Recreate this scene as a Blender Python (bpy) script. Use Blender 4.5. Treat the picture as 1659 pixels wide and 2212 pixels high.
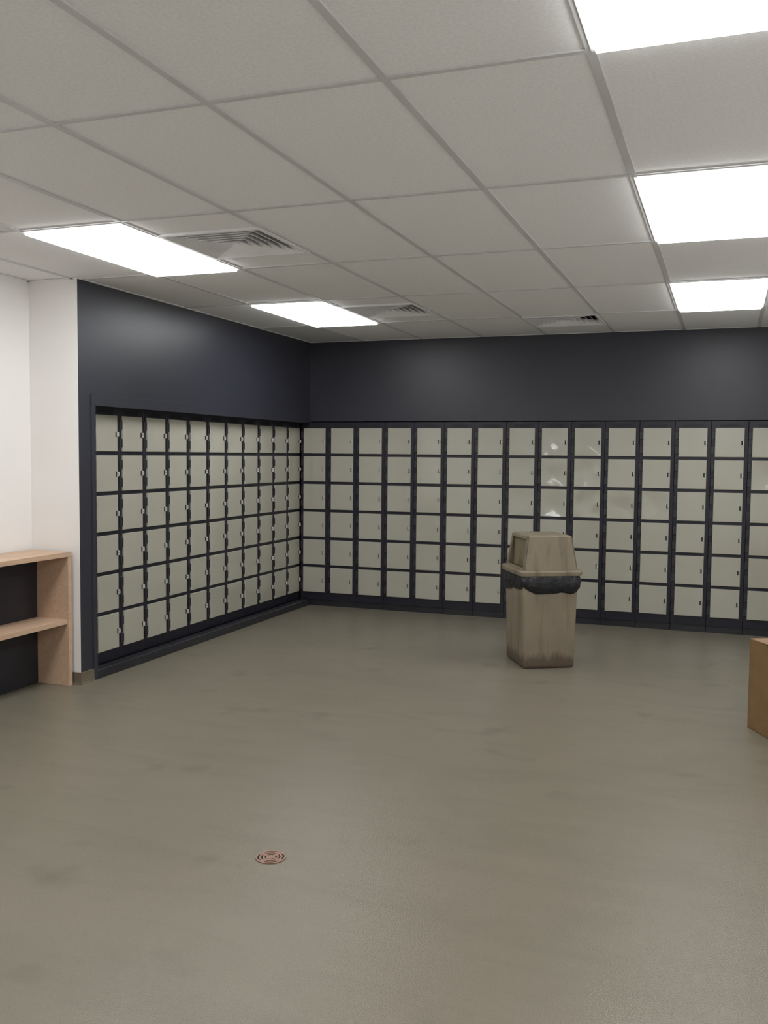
import bpy, bmesh, math, random
from mathutils import Vector, Matrix
for o in list(bpy.data.objects): bpy.data.objects.remove(o)
random.seed(7)
SC = bpy.context.scene
COL = SC.collection

# ------------------------------------------------------------------ camera
YAW, PITCH, ROLL = 0.3505, -0.0614, 0.0093
FPX = 2023.4
fw = Vector((-math.sin(YAW)*math.cos(PITCH), math.cos(YAW)*math.cos(PITCH), math.sin(PITCH)))
rt0 = Vector((math.cos(YAW), math.sin(YAW), 0)); up0 = rt0.cross(fw)
rt = rt0*math.cos(ROLL) + up0*math.sin(ROLL)
up = -rt0*math.sin(ROLL) + up0*math.cos(ROLL)
cam = bpy.data.cameras.new('camera'); cam.sensor_fit = 'HORIZONTAL'; cam.sensor_width = 36
cam.lens = 36*FPX/1659; cam.clip_start = 0.05
camo = bpy.data.objects.new('camera', cam); COL.objects.link(camo)
camo.matrix_world = Matrix(((rt.x, up.x, -fw.x, 4.043), (rt.y, up.y, -fw.y, -8.615), (rt.z, up.z, -fw.z, 1.53), (0, 0, 0, 1)))
SC.camera = camo

# ------------------------------------------------------------------ world, exposure
w = bpy.data.worlds.new('world'); SC.world = w; w.use_nodes = True
w.node_tree.nodes['Background'].inputs[0].default_value = (0.6, 0.65, 0.7, 1)
w.node_tree.nodes['Background'].inputs[1].default_value = 0.05
vs = SC.view_settings
vs.view_transform = 'Standard'; vs.look = 'None'; vs.gamma = 1.0; vs.exposure = 0.0; vs.use_curve_mapping = False
LIGHT_STRENGTH = 10.5        # the ceiling panels are the only lamps of the room

# ------------------------------------------------------------------ room measures
H = 2.635                   # ceiling
WX = 0.095                   # face of the dark left wall
NX = -0.29                  # face of the white wall, set back
PIER = -3.585                # corner between the white return and the dark wall
RX = 4.87                   # right wall
BY = -10.0                  # wall behind the camera
LOCK_H = 1.845
GX0, GY5, TA, TB = 0.659, -1.137, 1.2036, 0.6   # ceiling grid

# ------------------------------------------------------------------ materials
def mat(name, col, rough=0.5, metal=0.0, spec=0.5, noise=None, bump=None, emis=None, coat=0.0):
    m = bpy.data.materials.new(name); m.use_nodes = True
    nt = m.node_tree; b = nt.nodes['Principled BSDF']
    b.inputs['Base Color'].default_value = (*col, 1); b.inputs['Roughness'].default_value = rough
    b.inputs['Metallic'].default_value = metal; b.inputs['Specular IOR Level'].default_value = spec
    b.inputs['Coat Weight'].default_value = coat
    tc = nt.nodes.new('ShaderNodeTexCoord')
    if noise:   # (second colour, scale xyz, detail, low, high)
        c2, sc, det, lo, hi = noise
        mp = nt.nodes.new('ShaderNodeMapping'); mp.inputs['Scale'].default_value = sc
        nt.links.new(tc.outputs['Object'], mp.inputs['Vector'])
        n = nt.nodes.new('ShaderNodeTexNoise'); n.inputs['Scale'].default_value = 1; n.inputs['Detail'].default_value = det
        nt.links.new(mp.outputs[0], n.inputs['Vector'])
        r = nt.nodes.new('ShaderNodeValToRGB')
        r.color_ramp.elements[0].position = lo; r.color_ramp.elements[0].color = (*col, 1)
        r.color_ramp.elements[1].position = hi; r.color_ramp.elements[1].color = (*c2, 1)
        nt.links.new(n.outputs['Fac'], r.inputs[0]); nt.links.new(r.outputs[0], b.inputs['Base Color'])
    if bump:    # (scale, strength, distance)
        n = nt.nodes.new('ShaderNodeTexNoise'); n.inputs['Scale'].default_value = bump[0]; n.inputs['Detail'].default_value = 3
        nt.links.new(tc.outputs['Object'], n.inputs['Vector'])
        bp = nt.nodes.new('ShaderNodeBump'); bp.inputs['Strength'].default_value = bump[1]; bp.inputs['Distance'].default_value = bump[2]
        nt.links.new(n.outputs['Fac'], bp.inputs['Height']); nt.links.new(bp.outputs[0], b.inputs['Normal'])
    if emis:
        b.inputs['Emission Color'].default_value = (*emis[0], 1); b.inputs['Emission Strength'].default_value = emis[1]
    return m

M = {}
M['white_wall'] = mat('white_paint', (0.87, 0.85, 0.83), 0.6, noise=((0.84, 0.82, 0.80), (1.2, 1.2, 1.2), 3, 0.35, 0.7), bump=(220, 0.05, 0.002))
M['dark_wall'] = mat('charcoal_paint', (0.029, 0.0305, 0.042), 0.39, noise=((0.033, 0.0345, 0.047), (2, 2, 2), 3, 0.3, 0.7), bump=(160, 0.10, 0.002))
M['tile'] = mat('ceiling_tile', (0.90, 0.90, 0.90), 0.9, spec=0.1, noise=((0.83, 0.83, 0.83), (90, 90, 90), 3, 0.35, 0.7), bump=(260, 0.2, 0.002))
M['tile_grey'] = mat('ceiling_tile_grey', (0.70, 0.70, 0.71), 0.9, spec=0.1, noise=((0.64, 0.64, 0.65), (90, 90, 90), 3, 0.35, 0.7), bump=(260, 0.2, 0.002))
M['bar'] = mat('grid_bar', (0.60, 0.60, 0.60), 0.5, noise=((0.64, 0.64, 0.64), (3, 3, 3), 2, 0.4, 0.6))
M['plenum'] = mat('plenum', (0.25, 0.25, 0.25), 0.9, noise=((0.3, 0.3, 0.3), (3, 3, 3), 2, 0.4, 0.6))
M['lamp'] = mat('lamp_diffuser', (0.9, 0.9, 0.9), 0.4, emis=((0.985, 0.995, 1.0), LIGHT_STRENGTH))
M['lamp_frame'] = mat('lamp_frame', (0.82, 0.82, 0.82), 0.4, noise=((0.78, 0.78, 0.78), (4, 4, 4), 2, 0.4, 0.6))
M['vent_white'] = mat('vent_white', (0.86, 0.86, 0.87), 0.5, noise=((0.82, 0.82, 0.83), (6, 6, 6), 2, 0.4, 0.6))
M['vent_dark'] = mat('vent_dark', (0.13, 0.135, 0.15), 0.8, noise=((0.16, 0.165, 0.18), (6, 6, 6), 2, 0.4, 0.6))
M['frame'] = mat('locker_frame', (0.016, 0.0155, 0.025), 0.36, spec=0.4, noise=((0.022, 0.021, 0.032), (5, 5, 3), 3, 0.35, 0.7), bump=(30, 0.05, 0.004))
M['plinth'] = mat('locker_plinth', (0.020, 0.020, 0.026), 0.30, noise=((0.03, 0.03, 0.036), (4, 9, 14), 3, 0.4, 0.7), bump=(9, 0.15, 0.01))
M['door'] = mat('locker_door', (0.445, 0.432, 0.362), 0.095, spec=0.85, noise=((0.415, 0.405, 0.34), (3, 3, 3), 4, 0.35, 0.7), bump=(9, 0.04, 0.02))
M['hinge'] = mat('locker_hinge', (0.024, 0.024, 0.03), 0.45, noise=((0.035, 0.034, 0.04), (40, 40, 40), 2, 0.4, 0.6))
M['steel'] = mat('hasp_steel', (0.74, 0.73, 0.70), 0.35, metal=0.15, noise=((0.66, 0.65, 0.62), (60, 60, 60), 2, 0.4, 0.6))
M['black'] = mat('dark_slot', (0.008, 0.008, 0.009), 0.7, noise=((0.014, 0.014, 0.015), (30, 30, 30), 2, 0.4, 0.6))
M['skirt'] = mat('beige_cove', (0.155, 0.128, 0.090), 0.5, noise=((0.115, 0.092, 0.066), (7, 7, 12), 4, 0.4, 0.7))
M['black_panel'] = mat('black_panel', (0.014, 0.014, 0.020), 0.55, noise=((0.02, 0.019, 0.026), (5, 5, 5), 3, 0.4, 0.6))
M['copper'] = mat('drain_copper', (0.33, 0.205, 0.15), 0.45, metal=0.3, noise=((0.26, 0.155, 0.115), (60, 60, 60), 3, 0.35, 0.7))
M['liner'] = mat('bin_liner', (0.010, 0.0105, 0.014), 0.36, noise=((0.018, 0.019, 0.024), (25, 25, 25), 3, 0.4, 0.7), bump=(38, 0.6, 0.012))

def wood_mat():
    m = bpy.data.materials.new('light_wood'); m.use_nodes = True; nt = m.node_tree; b = nt.nodes['Principled BSDF']
    tc = nt.nodes.new('ShaderNodeTexCoord'); mp = nt.nodes.new('ShaderNodeMapping'); mp.inputs['Scale'].default_value = (30, 2.2, 30)
    n = nt.nodes.new('ShaderNodeTexNoise'); n.inputs['Scale'].default_value = 1.5; n.inputs['Detail'].default_value = 6; n.inputs['Distortion'].default_value = 0.6
    r = nt.nodes.new('ShaderNodeValToRGB'); r.color_ramp.elements[0].position = 0.3; r.color_ramp.elements[1].position = 0.72
    r.color_ramp.elements[0].color = (0.53, 0.36, 0.245, 1); r.color_ramp.elements[1].color = (0.63, 0.445, 0.31, 1)
    nt.links.new(tc.outputs['Object'], mp.inputs[0]); nt.links.new(mp.outputs[0], n.inputs['Vector'])
    nt.links.new(n.outputs['Fac'], r.inputs[0]); nt.links.new(r.outputs[0], b.inputs['Base Color'])
    b.inputs['Roughness'].default_value = 0.5
    return m
M['wood'] = wood_mat()

def floor_mat():
    m = bpy.data.materials.new('safety_vinyl'); m.use_nodes = True; nt = m.node_tree; b = nt.nodes['Principled BSDF']; L = nt.links
    tc = nt.nodes.new('ShaderNodeTexCoord')
    def noise(sc, det, vec=None, dist=0):
        n = nt.nodes.new('ShaderNodeTexNoise'); n.inputs['Scale'].default_value = sc; n.inputs['Detail'].default_value = det
        n.inputs['Distortion'].default_value = dist; L.new(vec or tc.outputs['Object'], n.inputs['Vector']); return n
    def ramp(src, p0, c0, p1, c1):
        r = nt.nodes.new('ShaderNodeValToRGB'); r.color_ramp.elements[0].position = p0; r.color_ramp.elements[0].color = (*c0, 1)
        r.color_ramp.elements[1].position = p1; r.color_ramp.elements[1].color = (*c1, 1); L.new(src, r.inputs[0]); return r
    def mix(kind, f, a, c):
        x = nt.nodes.new('ShaderNodeMix'); x.data_type = 'RGBA'; x.blend_type = kind; x.inputs[0].default_value = f
        L.new(a, x.inputs[6]); L.new(c, x.inputs[7]); return x.outputs[2]
    base = ramp(noise(1.1, 5, dist=0.8).outputs['Fac'], 0.3, (0.206, 0.188, 0.144), 0.7, (0.226, 0.200, 0.155))
    mp = nt.nodes.new('ShaderNodeMapping'); mp.inputs['Scale'].default_value = (0.8, 3.2, 1); mp.inputs['Rotation'].default_value = (0, 0, 0.5)
    L.new(tc.outputs['Object'], mp.inputs[0])
    scuff = ramp(noise(1.6, 7, mp.outputs[0], 1.0).outputs['Fac'], 0.32, (0.74, 0.76, 0.74), 0.52, (1, 1, 1))
    spots = ramp(noise(2.6, 2).outputs['Fac'], 0.20, (0.72, 0.74, 0.72), 0.36, (1, 1, 1))
    grit = ramp(noise(330, 2).outputs['Fac'], 0.3, (0.86, 0.86, 0.86), 0.75, (1.12, 1.12, 1.12))
    c = mix('MULTIPLY', 0.22, base.outputs[0], scuff.outputs[0]); c = mix('MULTIPLY', 0.8, c, spots.outputs[0]); c = mix('MULTIPLY', 1, c, grit.outputs[0])
    L.new(c, b.inputs['Base Color'])
    rr = nt.nodes.new('ShaderNodeMapRange'); rr.inputs[3].default_value = 0.19; rr.inputs[4].default_value = 0.28
    L.new(noise(1.7, 4).outputs['Fac'], rr.inputs[0]); L.new(rr.outputs[0], b.inputs['Roughness'])
    bp = nt.nodes.new('ShaderNodeBump'); bp.inputs['Strength'].default_value = 0.50; bp.inputs['Distance'].default_value = 0.0028
    L.new(noise(200, 1).outputs['Fac'], bp.inputs['Height']); L.new(bp.outputs[0], b.inputs['Normal'])
    b.inputs['Specular IOR Level'].default_value = 0.34
    return m
M['floor'] = floor_mat()

def bin_mat():
    m = bpy.data.materials.new('dirty_plastic'); m.use_nodes = True; nt = m.node_tree; b = nt.nodes['Principled BSDF']; L = nt.links
    tc = nt.nodes.new('ShaderNodeTexCoord')
    def noise(scale, det, s=1.0, dist=0):
        mp = nt.nodes.new('ShaderNodeMapping'); mp.inputs['Scale'].default_value = scale; L.new(tc.outputs['Object'], mp.inputs[0])
        n = nt.nodes.new('ShaderNodeTexNoise'); n.inputs['Scale'].default_value = s; n.inputs['Detail'].default_value = det; n.inputs['Distortion'].default_value = dist
        L.new(mp.outputs[0], n.inputs['Vector']); return n.outputs['Fac']
    def ramp(src, p0, c0, p1, c1):
        r = nt.nodes.new('ShaderNodeValToRGB'); r.color_ramp.elements[0].position = p0; r.color_ramp.elements[0].color = (*c0, 1)
        r.color_ramp.elements[1].position = p1; r.color_ramp.elements[1].color = (*c1, 1); L.new(src, r.inputs[0]); return r.outputs[0]
    def mixc(f, a, c, kind='MIX'):
        x = nt.nodes.new('ShaderNodeMix'); x.data_type = 'RGBA'; x.blend_type = kind
        if isinstance(f, float): x.inputs[0].default_value = f
        else: L.new(f, x.inputs[0])
        L.new(a, x.inputs[6]); L.new(c, x.inputs[7]); return x.outputs[2]
    base = ramp(noise((6, 6, 4), 5), 0.3, (0.262, 0.220, 0.158), 0.7, (0.222, 0.184, 0.130))
    streak = ramp(noise((13, 13, 1.3), 7, dist=0.3), 0.30, (0.52, 0.49, 0.46), 0.50, (1, 1, 1))
    c = mixc(0.75, base, streak, 'MULTIPLY')
    # scuffed black grime along the foot: splashes with their own ragged edge
    sx = nt.nodes.new('ShaderNodeSeparateXYZ'); L.new(tc.outputs['Object'], sx.inputs[0])
    ad = nt.nodes.new('ShaderNodeMath'); ad.operation = 'MULTIPLY_ADD'; L.new(noise((26, 26, 7), 5), ad.inputs[0]); ad.inputs[1].default_value = -0.12; L.new(sx.outputs[2], ad.inputs[2])
    g = ramp(ad.outputs[0], 0.0, (1, 1, 1), 0.055, (0, 0, 0)); 
    x = nt.nodes.new('ShaderNodeRGB'); x.outputs[0].default_value = (0.085, 0.058, 0.042, 1)
    gm = nt.nodes.new('ShaderNodeMath'); gm.operation = 'MULTIPLY'; L.new(g, gm.inputs[0]); gm.inputs[1].default_value = 0.8
    c = mixc(gm.outputs[0], c, x.outputs[0])
    L.new(c, b.inputs['Base Color']); b.inputs['Roughness'].default_value = 0.6
    return m
M['bin'] = bin_mat()
M['flap'] = mat('bin_flap', (0.215, 0.175, 0.110), 0.55, noise=((0.125, 0.105, 0.055), (9, 9, 6), 4, 0.42, 0.68))

def card_mat(name, a, b2):
    return mat(name, a, 0.75, spec=0.2, noise=(b2, (9, 9, 9), 4, 0.35, 0.7), bump=(60, 0.08, 0.003))
M['card'] = card_mat('cardboard', (0.235, 0.142, 0.066), (0.205, 0.122, 0.056))
M['card_top'] = card_mat('cardboard_pale', (0.36, 0.235, 0.145), (0.32, 0.205, 0.125))  # top flaps in a paler brown than the box sides

# ------------------------------------------------------------------ mesh helpers
class MB:
    def __init__(s): s.bm = bmesh.new()
    def box(s, x0, x1, y0, y1, z0, z1, bev=0.0, seg=1, mi=0):
        t = bmesh.new(); bmesh.ops.create_cube(t, size=1)
        for v in t.verts: v.co = Vector(((x0+x1)/2 + v.co.x*(x1-x0), (y0+y1)/2 + v.co.y*(y1-y0), (z0+z1)/2 + v.co.z*(z1-z0)))
        if bev: bmesh.ops.bevel(t, geom=list(t.edges), offset=bev, segments=seg, affect='EDGES', profile=0.5)
        return s.join(t, mi)
    def join(s, t, mi=0):
        for f in t.faces: f.material_index = mi
        me = bpy.data.meshes.new('tmp'); t.to_mesh(me); t.free(); s.bm.from_mesh(me); bpy.data.meshes.remove(me); return s
    def hull8(s, low, high, bev=0.0, seg=1):      # a box with free corners: low / high are four points counter-clockwise
        t = bmesh.new(); a = [t.verts.new(p) for p in low]; b = [t.verts.new(p) for p in high]
        t.faces.new(a[::-1]); t.faces.new(b)
        for i in range(4): t.faces.new((a[i], a[(i+1) % 4], b[(i+1) % 4], b[i]))
        if bev: bmesh.ops.bevel(t, geom=list(t.edges), offset=bev, segments=seg, affect='EDGES', profile=0.5)
        return s.join(t)
    def extrude(s, pts, axis, a0, a1):            # closed 2-D outline swept along an axis
        t = bmesh.new()
        def P(p, a): return {0: (a, p[0], p[1]), 1: (p[0], a, p[1]), 2: (p[0], p[1], a)}[axis]
        A = [t.verts.new(P(p, a0)) for p in pts]; B = [t.verts.new(P(p, a1)) for p in pts]
        t.faces.new(A); t.faces.new(B[::-1])
        for i in range(len(pts)): t.faces.new((A[i], B[i], B[(i+1) % len(pts)], A[(i+1) % len(pts)]))
        bmesh.ops.recalc_face_normals(t, faces=list(t.faces)); return s.join(t)
    def mesh(s, name, *mats, smooth=False):
        me = bpy.data.meshes.new(name); s.bm.to_mesh(me); s.bm.free()
        for m in mats: me.materials.append(M[m])
        if smooth:
            for p in me.polygons: p.use_smooth = True
        return me

def link(name, me, parent=None, loc=(0, 0, 0), rz=0.0):
    o = bpy.data.objects.new(name, me); COL.objects.link(o)
    o.location = loc; o.rotation_euler = (0, 0, rz)
    if parent is not None: o.parent = parent
    return o
def struct(name, me, label=None):
    o = link(name, me); o['kind'] = 'structure'
    if label: o['label'] = label
    return o
def tag(o, label, cat, group=None):
    o['label'] = label; o['category'] = cat
    if group: o['group'] = group
    return o
def thing(name, loc, rz, label, cat, group=None):
    return tag(link(name, None, None, loc, rz), label, cat, group)
def copy_tree(o, parent=None):
    c = o.copy(); COL.objects.link(c); c.parent = parent
    for ch in list(o.children): copy_tree(ch, c)
    return c

# ------------------------------------------------------------------ the room
b = MB(); b.box(-0.9, RX+0.2, BY-0.2, 0.6, -0.12, 0)
struct('floor', b.mesh('floor', 'floor'))

# dark left wall: pier, wall behind the lockers, bulkhead above them; the pier's return is painted white
b = MB()
b.box(-0.62, WX, PIER, -3.437, 0, H+0.1)
b.box(-0.62, WX, -3.437, 0.6, LOCK_H+0.012, H+0.1)
b.box(-0.62, -0.50, -3.437, 0.6, 0, LOCK_H+0.012)
me = b.mesh('wall_left', 'dark_wall', 'white_wall')
for p in me.polygons:
    if p.normal.y < -0.9 and abs(p.center.y-PIER) < 0.01: p.material_index = 1
struct('wall_left', me)
b = MB(); b.box(NX-0.3, NX, BY-0.2, PIER, 0, H+0.1)
struct('wall_front_left', b.mesh('wall_front_left', 'white_wall'))
b = MB()
b.box(WX, RX+0.2, 0.0, 0.6, LOCK_H+0.008, H+0.1)
b.box(-0.49, RX+0.2, 0.45, 0.6, 0, LOCK_H+0.008)
struct('wall_back', b.mesh('wall_back', 'dark_wall'))
b = MB(); b.box(RX, RX+0.2, BY-0.2, 0.0, 0, H+0.1)
struct('wall_right', b.mesh('wall_right', 'white_wall'))
b = MB(); b.box(NX, RX, BY-0.2, BY, 0, H+0.1)
struct('wall_rear', b.mesh('wall_rear', 'white_wall'))

# beige coved skirting round the foot of the pier
def cove(L): return [(0, 0), (0.016, 0.0), (0.010, 0.014), (0.007, 0.035), (0.006, 0.078), (0, 0.08)]
b = MB()
b.extrude([(WX+x, z) for x, z in cove(0)], 1, PIER-0.007, -3.457)
b.extrude([(PIER-x, z) for x, z in cove(0)], 0, NX, WX+0.007)
b.extrude([(NX+x, z) for x, z in cove(0)], 1, BY, PIER-0.007)
struct('baseboard_left', b.mesh('baseboard_left', 'skirt'))

# charcoal boards that frame the left locker recess
tr = struct('trim_1', None)
b = MB(); b.box(WX, WX+0.008, -3.457, 0.0, LOCK_H-0.010, LOCK_H+0.066, 0.0015)
link('header_board', b.mesh('header_board', 'dark_wall'), tr)
b = MB(); b.box(-0.015, WX+0.007, -3.457, -3.417, 0.0, LOCK_H-0.010, 0.0015)
link('jamb_board', b.mesh('jamb_board', 'dark_wall'), tr)
b = MB(); b.box(0.022, WX+0.008, -3.417, -0.042, 0.0, 0.062, 0.004)
link('base_board', b.mesh('base_board', 'plinth'), tr)

# ------------------------------------------------------------------ ceiling: tiles hung in a grid
b = MB(); b.box(-0.62, RX+0.2, BY-0.2, 0.6, H+0.12, H+0.2)
ceil = struct('ceiling', b.mesh('ceiling', 'plenum'))
xs = [GX0 + TB*i for i in range(-1, 7)]                       # bars along the room
ys = [GY5 - TA*(5-j) for j in range(-2, 6)]                    # cross bars
xe = [NX] + xs + [RX]; ye = [BY] + ys + [0.0]
lamps = {(c, r) for c in (0, 5) for r in (-2, 0, 2, 4)}        # grid cells that hold a light panel
vents = {(1, 2): 0.5, (1, 4): 0.5, (3, 5): 0.35}
BW = 0.013
tilecache = {}
def tile(x0, x1, y0, y1, m='tile'):
    k = (round(x1-x0, 3), round(y1-y0, 3), m)
    if k not in tilecache:
        t = MB(); hx, hy = k[0]/2-0.004, k[1]/2-0.004
        t.box(-hx, hx, -hy, hy, 0, 0.016, 0.002); tilecache[k] = t.mesh('ceiling_tile', m)
    link('ceiling_tile', tilecache[k], ceil, ((x0+x1)/2, (y0+y1)/2, H+0.006))
def bar(x0, x1, y0, y1):
    t = MB(); t.box(x0, x1, y0, y1, H, H+0.03); link('grid_bar', t.mesh('grid_bar', 'bar'), ceil)
for x in xs:
    bar(x-BW, x+BW, (PIER if x < WX else BY), 0.0) if x > WX else bar(x-BW, x+BW, BY, PIER)
for i in range(len(xe)-1):
    c = i-2          # cell column index: 0 is the column of the left lamps
    for y in ys:
        if xe[i+1] <= WX+0.06 and y > PIER: continue
        bar(xe[i]+BW, xe[i+1]-BW, y-BW*0.8, y+BW*0.8)
    for j in range(len(ye)-1):
        r = j-3
        y0, y1 = ye[j], ye[j+1]; x0, x1 = xe[i], xe[i+1]
        if x1 <= WX+0.06:
            if y0 > PIER-0.02: continue
            y1 = min(y1, PIER)
        if (c, r) in lamps: continue
        if (c, r) in vents:
            d = 0.595; rest = (y1-y0)-d; a = y0+rest*vents[(c, r)] if r != 5 else y0+0.013
            if a-y0 > 0.09: tile(x0, x1, y0, a)
            tile(x0, x1, a+d, y1); bar(x0+BW, x1-BW, a+d-0.008, a+d+0.012)
            vents[(c, r)] = ((x0+x1)/2, a+d/2); continue
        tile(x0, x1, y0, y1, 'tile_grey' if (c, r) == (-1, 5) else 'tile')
# shadow-line angle where the ceiling meets the walls
b = MB(); b.box(WX, WX+0.02, PIER, 0.0, H, H+0.004); b.box(WX, RX, -0.02, 0.0, H, H+0.004); b.box(NX, NX+0.02, BY, PIER, H, H+0.004); b.box(NX, WX, PIER-0.02, PIER, H, H+0.004)
struct('trim_2', b.mesh('trim_2', 'tile'))

# ------------------------------------------------------------------ light panels
def lamp_proto():
    hx, hy = TB/2-0.010, TA/2-0.014
    t = thing('ceiling_light', (0, 0, 0), 0, '', 'ceiling light', 'light panels in the ceiling grid')
    f = MB()
    for s in (-1, 1):
        f.box(s*hx-0.008, s*hx+0.008, -hy-0.008, hy+0.008, -0.004, 0.05); f.box(-hx, hx, s*hy-0.008, s*hy+0.008, -0.004, 0.05)
    f.box(-hx, hx, -hy, hy, 0.04, 0.05)
    link('frame', f.mesh('frame', 'lamp_frame'), t)
    g = MB(); g.box(-hx+0.006, hx-0.006, -hy+0.006, hy-0.006, -0.017, 0.03, 0.003)
    link('diffuser', g.mesh('diffuser', 'lamp'), t)
    return t
lp = lamp_proto()
LL = {(0, 2): 'lit ceiling light panel nearest the white wall, beside the large vent', (0, 4): 'lit ceiling light panel near the corner of the two locker walls',
      (5, 0): 'lit ceiling light panel cut by the top edge of the photo', (5, 2): 'lit ceiling light panel in the middle of the right-hand row',
      (5, 4): 'lit ceiling light panel of the right-hand row nearest the back wall',
      (0, 0): 'lit ceiling light panel of the left row, second from the rear wall', (0, -2): 'lit ceiling light panel of the left row farthest from the lockers',
      (5, -2): 'lit ceiling light panel of the right row farthest from the lockers'}
for n, (c, r) in enumerate(sorted(lamps)):
    o = lp if n == 0 else copy_tree(lp)
    o.location = (GX0+TB*(c+0.5), GY5-TA*(5-r)+TA/2, H); o['label'] = LL[(c, r)]

# ------------------------------------------------------------------ air vents: four-way louvres
def vent_proto():
    t = thing('air_vent', (0, 0, 0), 0, '', 'air vent', 'square four-way ceiling vents')
    f = MB(); h = 0.285
    for s in (-1, 1):
        f.box(s*h-0.012, s*h+0.012, -h-0.012, h+0.012, -0.006, 0.012, 0.002); f.box(-h, h, s*h-0.012, s*h+0.012, -0.006, 0.012, 0.002)
    link('frame', f.mesh('frame', 'vent_white'), t)
    k = MB(); k.box(-h, h, -h, h, 0.075, 0.085)
    for s in (-1, 1):
        k.box(s*h-0.003, s*h+0.003, -h, h, 0.01, 0.08); k.box(-h, h, s*h-0.003, s*h+0.003, 0.01, 0.08)
    link('duct_box', k.mesh('duct_box', 'vent_dark'), t)
    for i in range(6):
        ho = 0.272-i*0.043; hi = ho-0.030
        bm = bmesh.new()
        pr = [(ho, -0.002), (ho, 0.001), (hi, 0.036), (hi, 0.033)]
        rings = [[bm.verts.new((sx*r, sy*r, z)) for sx, sy in ((-1, -1), (1, -1), (1, 1), (-1, 1))] for r, z in pr]
        for a in range(4):
            A, B = rings[a], rings[(a+1) % 4]
            for q in range(4): bm.faces.new((A[q], A[(q+1) % 4], B[(q+1) % 4], B[q]))
        bmesh.ops.recalc_face_normals(bm, faces=list(bm.faces))
        m = MB(); m.join(bm); link('louvre', m.mesh('louvre', 'vent_white'), t)
    m = MB(); m.box(-0.014, 0.014, -0.014, 0.014, 0.0, 0.06, 0.003); link('core', m.mesh('core', 'vent_white'), t)
    return t
vp = vent_proto()
VL = {(1, 2): 'largest-looking square ceiling vent with dark slats beside the nearer left light', (1, 4): 'square ceiling vent beside the light near the corner', (3, 5): 'square ceiling vent close to the back wall'}
for n, k in enumerate(vents):
    o = vp if n == 0 else copy_tree(vp)
    o.location = (vents[k][0], vents[k][1], H); o['label'] = VL[k]

# ------------------------------------------------------------------ lockers: six-door columns
PW, DW, ZT, ZP, DH, DT = 0.3000, 0.236, 1.785, 0.279, 0.252, 0.014
def door_mesh(k, amp):
    rnd = random.Random(100+k); n = 14; hw = DW/2; verts = []; faces = []; smooth = []
    co = [(rnd.uniform(-1, 1), rnd.randint(1, 2), rnd.randint(1, 2)) for _ in range(3)]
    dish = amp*rnd.uniform(0.5, 1.0) if amp > 0.003 else 0
    if dish: co += [(rnd.uniform(-1, 1)*0.6, rnd.randint(2, 4), rnd.randint(2, 4)) for _ in range(4)]
    for j in range(n+1):
        for i in range(n+1):
            u, v = i/n, j/n
            d = sum(a*math.sin(math.pi*p*u)*math.sin(math.pi*q*v) for a, p, q in co)*min(amp, 0.0018) - dish*math.sin(math.pi*u)*math.sin(math.pi*v)
            verts.append((-hw+0.003+(DW-0.006)*u, -d, 0.003+(DH-0.006)*v))
    for j in range(n):
        for i in range(n):
            a = j*(n+1)+i; faces.append((a, a+1, a+n+2, a+n+1)); smooth.append(True)
    o = len(verts)   # edges: rounded lip, then sides, then back
    for y, g in ((0.0, 0.003), (0.003, 0.0), (DT, 0.0)):
        for x, z in ((-hw+g, g), (hw-g, g), (hw-g, DH-g), (-hw+g, DH-g)): verts.append((x, y, z))
    for r in range(2):
        for q in range(4):
            a = o+r*4+q; c = o+r*4+(q+1) % 4; faces.append((a, a+4, c+4, c)); smooth.append(False)
    faces.append((o+8, o+11, o+10, o+9)); smooth.append(False)
    me = bpy.data.meshes.new('door'); me.from_pydata(verts, [], faces); me.materials.append(M['door'])
    for p, s in zip(me.polygons, smooth): p.use_smooth = s
    return me
flat_doors = [door_mesh(i, 0.0007) for i in range(5)]
bent_doors = [door_mesh(20+i, 0.0080) for i in range(5)]
# hinge: knuckle with a leaf, standing proud of the door's left edge
b = MB(); b.hull8([(-0.030, 0.013, 0), (-0.004, 0.013, 0), (-0.004, 0.0135, 0.075), (-0.030, 0.0135, 0.075)], [(-0.030, 0.008, 0.004), (-0.004, 0.008, 0.004), (-0.004, 0.008, 0.071), (-0.030, 0.008, 0.071)])
b.hull8([(-0.010, 0.013, 0), (-0.0002, 0.013, 0), (-0.0002, 0.013, 0.075), (-0.010, 0.013, 0.075)], [(-0.007, 0.003, 0.010), (-0.0005, 0.003, 0.010), (-0.0005, 0.003, 0.065), (-0.007, 0.003, 0.065)], 0.0012)
hinge_me = b.mesh('hinge', 'hinge')
# hasp: steel tab with a padlock hole, standing out of a dark slot near the door's right edge
def hasp_mesh():
    bm = bmesh.new(); out = [(0.0, -0.017), (-0.013, -0.017), (-0.019, -0.011), (-0.019, 0.011), (-0.013, 0.017), (0.0, 0.017)]
    n = 10; hole = [(-0.011+0.0045*math.cos(2*math.pi*i/n), 0.0045*math.sin(2*math.pi*i/n)) for i in range(n)]
    L = []
    for x in (-0.0022, 0.0022):
        A = [bm.verts.new((x, p[0], p[1])) for p in out]; B = [bm.verts.new((x, p[0], p[1])) for p in hole]
        es = [bm.edges.new((V[i], V[(i+1) % len(V)])) for V in (A, B) for i in range(len(V))]
        bmesh.ops.triangle_fill(bm, edges=es, use_beauty=True); L.append((A, B))
    for V, W in zip(*L):
        for i in range(len(V)): bm.faces.new((V[i], V[(i+1) % len(V)], W[(i+1) % len(V)], W[i]))
    bmesh.ops.recalc_face_normals(bm, faces=list(bm.faces)); m = MB(); m.join(bm); return m.mesh('hasp', 'steel')
hasp_me = hasp_mesh()
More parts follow.
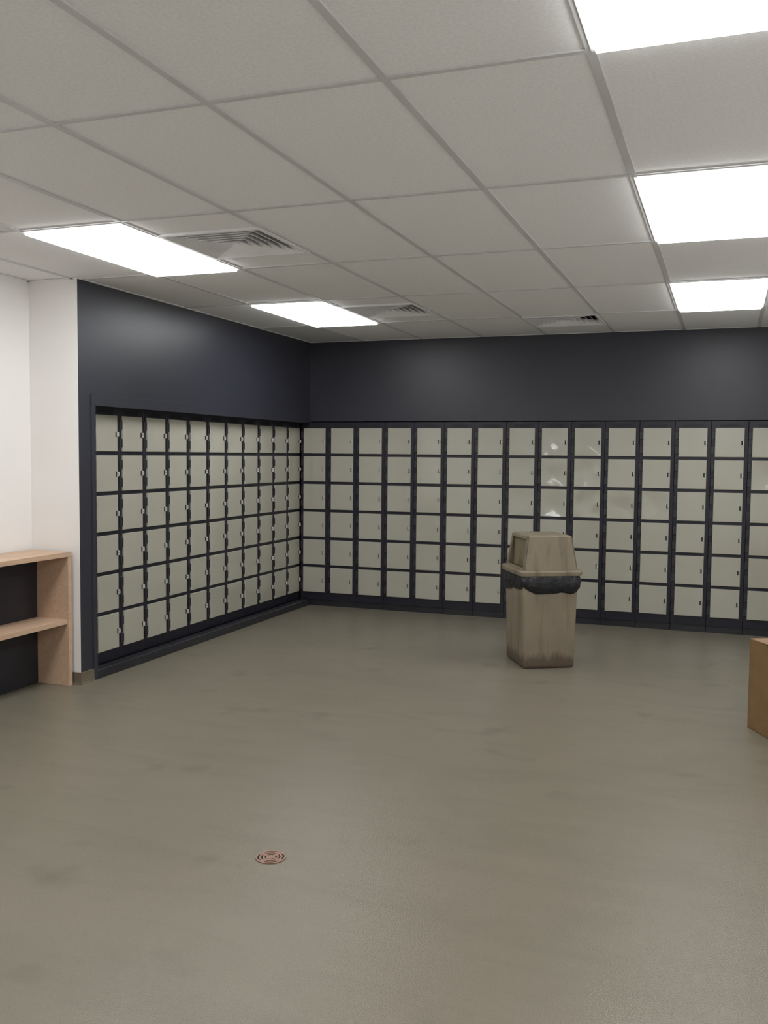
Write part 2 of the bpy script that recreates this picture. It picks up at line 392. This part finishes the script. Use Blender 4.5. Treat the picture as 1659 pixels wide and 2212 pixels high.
b = MB(); b.box(-0.0055, 0.0055, -0.003, 0.001, -0.018, 0.018, 0.0012); slot_me = b.mesh('lock_slot', 'black')
# body: carcass with side stiles and rails round each opening
b = MB(); hw = PW/2-0.0012; D = 0.43
b.box(-hw, hw, DT+0.02, D, 0.06, LOCK_H-0.002)
b.box(-hw, -DW/2+0.012, DT, DT+0.022, 0.06, LOCK_H-0.002, 0.002); b.box(DW/2-0.012, hw, DT, DT+0.022, 0.06, LOCK_H-0.002, 0.002)
b.box(-DW/2+0.006, DW/2-0.006, DT+0.001, DT+0.022, ZT-0.012, LOCK_H-0.002)
b.box(-DW/2+0.006, DW/2-0.006, DT+0.001, DT+0.022, 0.06, ZT-5*ZP-DH+0.012)
for k in range(1, 6): b.box(-DW/2+0.006, DW/2-0.006, DT+0.001, DT+0.022, ZT-k*ZP-0.012, ZT-(k-1)*ZP-DH+0.012)
body_me = b.mesh('body', 'frame')
b = MB(); b.box(-hw, hw, DT+0.012, D, 0.0, 0.06, 0.002); plinth_me = b.mesh('plinth', 'plinth')
b = MB()
for i in range(15): x = -0.078+i*0.0112; b.box(x-0.0028, x+0.0028, DT-0.0006, DT+0.004, ZT+0.008, ZT+0.033)
vent_me = b.mesh('vent_slots', 'black')

def locker(loc, rz, label, group, bent, seed, base):
    t = thing('metal_locker', loc, rz, label, 'locker', group)
    link('body', body_me, t); link('vent_slots', vent_me, t)
    link('plinth', plinth_me, t)
    rnd = random.Random(seed)
    for k in range(6):
        d = link('door', (bent_doors if k in bent else flat_doors)[rnd.randrange(5)], t, (0, 0, ZT-k*ZP-DH))
        link('hinge', hinge_me, d, (-DW/2, 0, 0.150)); link('hinge', hinge_me, d, (-DW/2, 0, 0.022))
        link('hasp', hasp_me, d, (DW/2-0.010, 0.001, 0.121)); link('lock_slot', slot_me, d, (DW/2-0.019, 0, 0.121))
    return t
ORD = ['first', 'second', 'third', 'fourth', 'fifth', 'sixth', 'seventh', 'eighth', 'ninth', 'tenth', 'eleventh', 'twelfth', 'thirteenth', 'fourteenth', 'fifteenth', 'sixteenth', 'seventeenth', 'eighteenth']
PL = 0.3000
for i in range(11):
    lab = 'six-door cream and charcoal locker column, %s from the white wall in the left-hand row' % ORD[i]
    if i == 10: lab = 'six-door cream and charcoal locker column of the left-hand row in the corner'
    if i == 0: lab = 'six-door cream and charcoal locker column of the left-hand row nearest the white wall'
    locker((0.0, -3.2816+DW/2+0.005+i*PL, 0), math.pi/2, lab, 'locker columns of the left-hand row', (0,) if 2 < i < 8 else (), 300+i, None)
bent = {7: (1, 2), 8: (0, 1, 2), 9: (0, 1, 2), 10: (2,), 11: (2,), 14: (0, 1)}
for i in range(16):
    lab = 'six-door cream and charcoal locker column, %s from the corner along the back wall' % ORD[i]
    if i == 0: lab = 'six-door cream and charcoal locker column of the back wall next to the corner'
    if i == 7: lab = 'back wall locker column behind the left part of the bin, eighth from the corner'
    if i == 8: lab = 'back wall locker column right behind the bin lid, ninth from the corner'
    if i == 9: lab = 'back wall locker column just right of the bin lid, tenth from the corner'
    locker((0.0412+DW/2-0.003+i*PW, -0.035, 0), 0, lab, 'locker columns along the back wall', bent.get(i, ()), 500+i, None)

# ------------------------------------------------------------------ open bookshelf against the white wall
Y1 = PIER-0.03; Y0 = Y1-1.62; SX0, SX1, ST, SH = NX+0.018, 0.052, 0.032, 0.880
t = thing('open_shelf', ((SX0+SX1)/2, (Y0+Y1)/2, 0), 0, 'low pale wood open shelf unit with black back panel against the white wall', 'shelf')
ox, oy = (SX0+SX1)/2, (Y0+Y1)/2
def sp(name, x0, x1, y0, y1, z0, z1, m, bev=0.0015):
    k = MB(); k.box(x0-ox, x1-ox, y0-oy, y1-oy, z0, z1, bev); return link(name, k.mesh(name, m), t)
sp('top_board', SX0, SX1, Y0, Y1, SH-ST, SH, 'wood')
for a in (Y0, Y1-ST): sp('side_panel', SX0, SX1-0.001, a, a+ST, 0, SH-ST, 'wood')
BX = -0.200
sp('shelf_board', BX, SX1-0.012, Y0+ST, Y1-ST, 0.440-ST, 0.440, 'wood')
o = sp('back_panel', BX-0.012, BX, Y0+ST, Y1-ST, 0.0, SH-ST, 'black_panel'); o['label'] = 'black back panel'

# ------------------------------------------------------------------ rubbish bin
A = math.atan2(0.486, 0.874)
t = thing('rubbish_bin', (2.772, -1.748, 0), A, 'dirty beige square swing-top rubbish bin with a black liner in front of the lockers', 'bin')
def rr(hx, hy, r, n=5):
    P = []
    for cx, cy, a0 in ((hx-r, -hy+r, -90), (hx-r, hy-r, 0), (-hx+r, hy-r, 90), (-hx+r, -hy+r, 180)):
        for i in range(n+1):
            a = math.radians(a0+90*i/n); P.append((cx+r*math.cos(a), cy+r*math.sin(a)))
    return P
def loft(rings, cap0=True, cap1=True):
    bm = bmesh.new(); R = [[bm.verts.new(p) for p in r] for r in rings]; n = len(R[0])
    for a, c in zip(R, R[1:]):
        for i in range(n): bm.faces.new((a[i], a[(i+1) % n], c[(i+1) % n], c[i]))
    if cap0: bm.faces.new(R[0][::-1])
    if cap1: bm.faces.new(R[-1])
    return bm
rings = []
for z, g in ((0.0, -0.012), (0.012, -0.002), (0.03, 0), (0.25, 0.004), (0.5, 0.009), (0.70, 0.014)):
    rings.append([(x, y, z) for x, y in rr(0.192+g, 0.216+g, 0.018)])
m = MB(); m.join(loft(rings)); o = link('body', m.mesh('body', 'bin', smooth=True), t)
# lid: rim, hood with an opening at either end, swing flaps inside
m = MB()
lip = []
for z, g in ((0.672, 0.0), (0.674, 0.012), (0.700, 0.016), (0.712, 0.010), (0.714, -0.004)):
    lip.append([(x, y, z) for x, y in rr(0.220+g, 0.238+g, 0.035)])
m.join(loft(lip))
zb, zt = 0.712, 0.952; bx, by, tx, ty = 0.203, 0.222, 0.166, 0.188
def hp(sx, sy, f): return Vector((sx*(bx+(tx-bx)*f), sy*(by+(ty-by)*f), zb+(zt-zb)*f))
th = 0.014
for sy in (-1, 1):                                          # long sides
    q = [hp(-1, sy, 0), hp(1, sy, 0), hp(1, sy, 1), hp(-1, sy, 1)]; i_ = [v+Vector((0, -sy*th, 0)) for v in q]
    m.hull8(q if sy > 0 else q[::-1], i_ if sy > 0 else i_[::-1], 0.004, 2)
def epnt(sx, y, f): x = sx*(bx+(tx-bx)*f); return Vector((x, y*(by+(ty-by)*f), zb+(zt-zb)*f))
for sx in (-1, 1):                                          # ends: two posts, sill and head round the opening
    for y0, y1, f0, f1 in ((-1, -0.87, 0, 1), (0.87, 1, 0, 1), (-1, 1, 0, 0.05), (-1, 1, 0.90, 1)):
        q = [epnt(sx, y0, f0), epnt(sx, y1, f0), epnt(sx, y1, f1), epnt(sx, y0, f1)]; i_ = [v+Vector((-sx*th, 0, 0)) for v in q]
        m.hull8(q if sx < 0 else q[::-1], i_ if sx < 0 else i_[::-1], 0.003, 2)
m.hull8([(-tx, -ty, zt-0.012), (tx, -ty, zt-0.012), (tx, ty, zt-0.012), (-tx, ty, zt-0.012)], [(-tx+0.014, -ty+0.014, zt+0.008), (tx-0.014, -ty+0.014, zt+0.008), (tx-0.014, ty-0.014, zt+0.008), (-tx+0.014, ty-0.014, zt+0.008)], 0.004, 2)
lid = link('lid', m.mesh('lid', 'bin'), t)
for sx in (-1, 1):
    m = MB(); q = [epnt(sx, -0.86, 0.03), epnt(sx, 0.86, 0.03), epnt(sx, 0.86, 0.93), epnt(sx, -0.86, 0.93)]
    q = [v+Vector((-sx*(0.045 if k < 2 else 0.016), 0, 0)) for k, v in enumerate(q)]; i_ = [v+Vector((-sx*0.008, 0, 0)) for v in q]
    m.hull8(q if sx < 0 else q[::-1], i_ if sx < 0 else i_[::-1], 0.002); link('flap', m.mesh('flap', 'flap'), lid)
# liner folded over the rim: a crumpled skirt
rnd = random.Random(4); per = rr(0.208, 0.234, 0.04, 14); N = len(per)
pts = []
for i in range(N):                                           # resample evenly
    pts.append(per[i]);
    nx = per[(i+1) % N]; L_ = math.hypot(nx[0]-per[i][0], nx[1]-per[i][1])
    for k in range(1, max(1, int(L_/0.012))): f = k/max(1, int(L_/0.012)); pts.append((per[i][0]+(nx[0]-per[i][0])*f, per[i][1]+(nx[1]-per[i][1])*f))
N = len(pts); ph = [rnd.uniform(0, 6.28) for _ in range(8)]
rings = []
for j in range(9):
    f = j/8; R = []
    for i, (x, y) in enumerate(pts):
        a = 2*math.pi*i/N
        hang = 0.118+0.020*math.sin(3*a+2.6)+0.010*math.sin(7*a+ph[1])+0.003*math.sin(17*a+ph[2])
        bulge = 0.008+0.013*math.sin(math.pi*f)*(1+0.4*math.sin(5*a+ph[3]))+0.002*math.sin(23*a+ph[4]+3*f)+0.0015*math.sin(41*a+ph[5]-5*f)+0.0016*rnd.uniform(-1, 1)
        if f > 0.85: bulge -= 0.010
        l = math.hypot(x, y); R.append((x+x/l*bulge, y+y/l*bulge, 0.680-hang*f))
    rings.append(R)
m = MB(); m.join(loft(rings, False, False)); o = link('liner', m.mesh('liner', 'liner', smooth=True), t)
sol = o.modifiers.new('thick', 'SOLIDIFY'); sol.thickness = 0.002; o['label'] = 'black plastic bin bag folded over the rim'

# ------------------------------------------------------------------ cardboard box
e1 = Vector((0.434, -0.901, 0)); A2 = math.atan2(-e1.x, -e1.y) * -1
t = thing('cardboard_box', (4.194, -2.965, 0), math.atan2(0.434, 0.901), 'brown closed cardboard box on the floor at the right edge', 'box')
bw, bl, bh = 0.47, 0.40, 0.505                                # along local x, local -y, up
m = MB(); e = 0.005
m.box(0, bw, -bl, -bl+e, 0.0, bh); m.box(0, bw, -e, 0, 0, bh); m.box(0, e, -bl, 0, 0, bh); m.box(bw-e, bw, -bl, 0, 0, bh); m.box(0, bw, -bl, 0, 0, e)
m.box(e, bw-e, -bl+e, -e, bh-0.006, bh-0.003)
link('body', m.mesh('body', 'card'), t)
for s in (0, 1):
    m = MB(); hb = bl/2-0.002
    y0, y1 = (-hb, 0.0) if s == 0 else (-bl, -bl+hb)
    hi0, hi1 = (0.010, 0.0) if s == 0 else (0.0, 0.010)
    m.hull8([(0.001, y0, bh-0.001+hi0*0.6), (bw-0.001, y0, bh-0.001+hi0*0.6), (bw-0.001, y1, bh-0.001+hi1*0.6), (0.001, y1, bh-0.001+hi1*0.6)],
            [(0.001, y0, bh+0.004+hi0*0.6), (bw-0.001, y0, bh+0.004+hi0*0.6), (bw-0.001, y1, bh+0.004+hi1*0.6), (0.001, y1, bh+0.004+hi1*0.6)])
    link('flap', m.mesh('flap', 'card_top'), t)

# ------------------------------------------------------------------ floor drain
t = thing('floor_drain', (2.462, -5.505, 0), math.radians(27), 'small round copper-coloured drain grate with ring slots in the floor', 'drain')
def ringm(name, m_, r0, r1, z0, z1, a0=0, a1=360, n=40, parent=t):
    bm = bmesh.new(); full = (a1-a0) >= 360; k = n if full else n+1; R = []
    for i in range(k):
        a = math.radians(a0+(a1-a0)*i/n); c, s = math.cos(a), math.sin(a)
        R.append([bm.verts.new((c*r, s*r, z)) for r, z in ((r0, z0), (r1, z0), (r1, z1), (r0, z1))])
    for i in range(n if full else n):
        A_, B_ = R[i], R[(i+1) % k]
        for q in range(4): bm.faces.new((A_[q], B_[q], B_[(q+1) % 4], A_[(q+1) % 4]))
    if not full: bm.faces.new(R[0]); bm.faces.new(R[-1][::-1])
    bmesh.ops.recalc_face_normals(bm, faces=list(bm.faces)); m2 = MB(); m2.join(bm); return m2
def lk(name, mb, m_): return link(name, mb.mesh(name, m_), t)
lk('rim', ringm('rim', 'copper', 0.051, 0.058, 0.0, 0.004), 'copper')
lk('sump', ringm('sump', 'black', 0.0, 0.051, 0.0002, 0.0008), 'black')
for r0, r1 in ((0.037, 0.0445), (0.0235, 0.031)): lk('grate_ring', ringm('g', 'copper', r0, r1, 0.0008, 0.004), 'copper')
m = MB(); m.join(loft([[(x*s_, y*s_, z) for x, y in [(math.cos(2*math.pi*i/24), math.sin(2*math.pi*i/24)) for i in range(24)]] for z, s_ in ((0.0008, 0.018), (0.004, 0.017))]))
lk('hub', m, 'copper')
for i in range(4):
    a = 45+90*i; lk('spoke', ringm('s', 'copper', 0.008, 0.052, 0.0008, 0.0036, a-15, a+15, 4), 'copper')
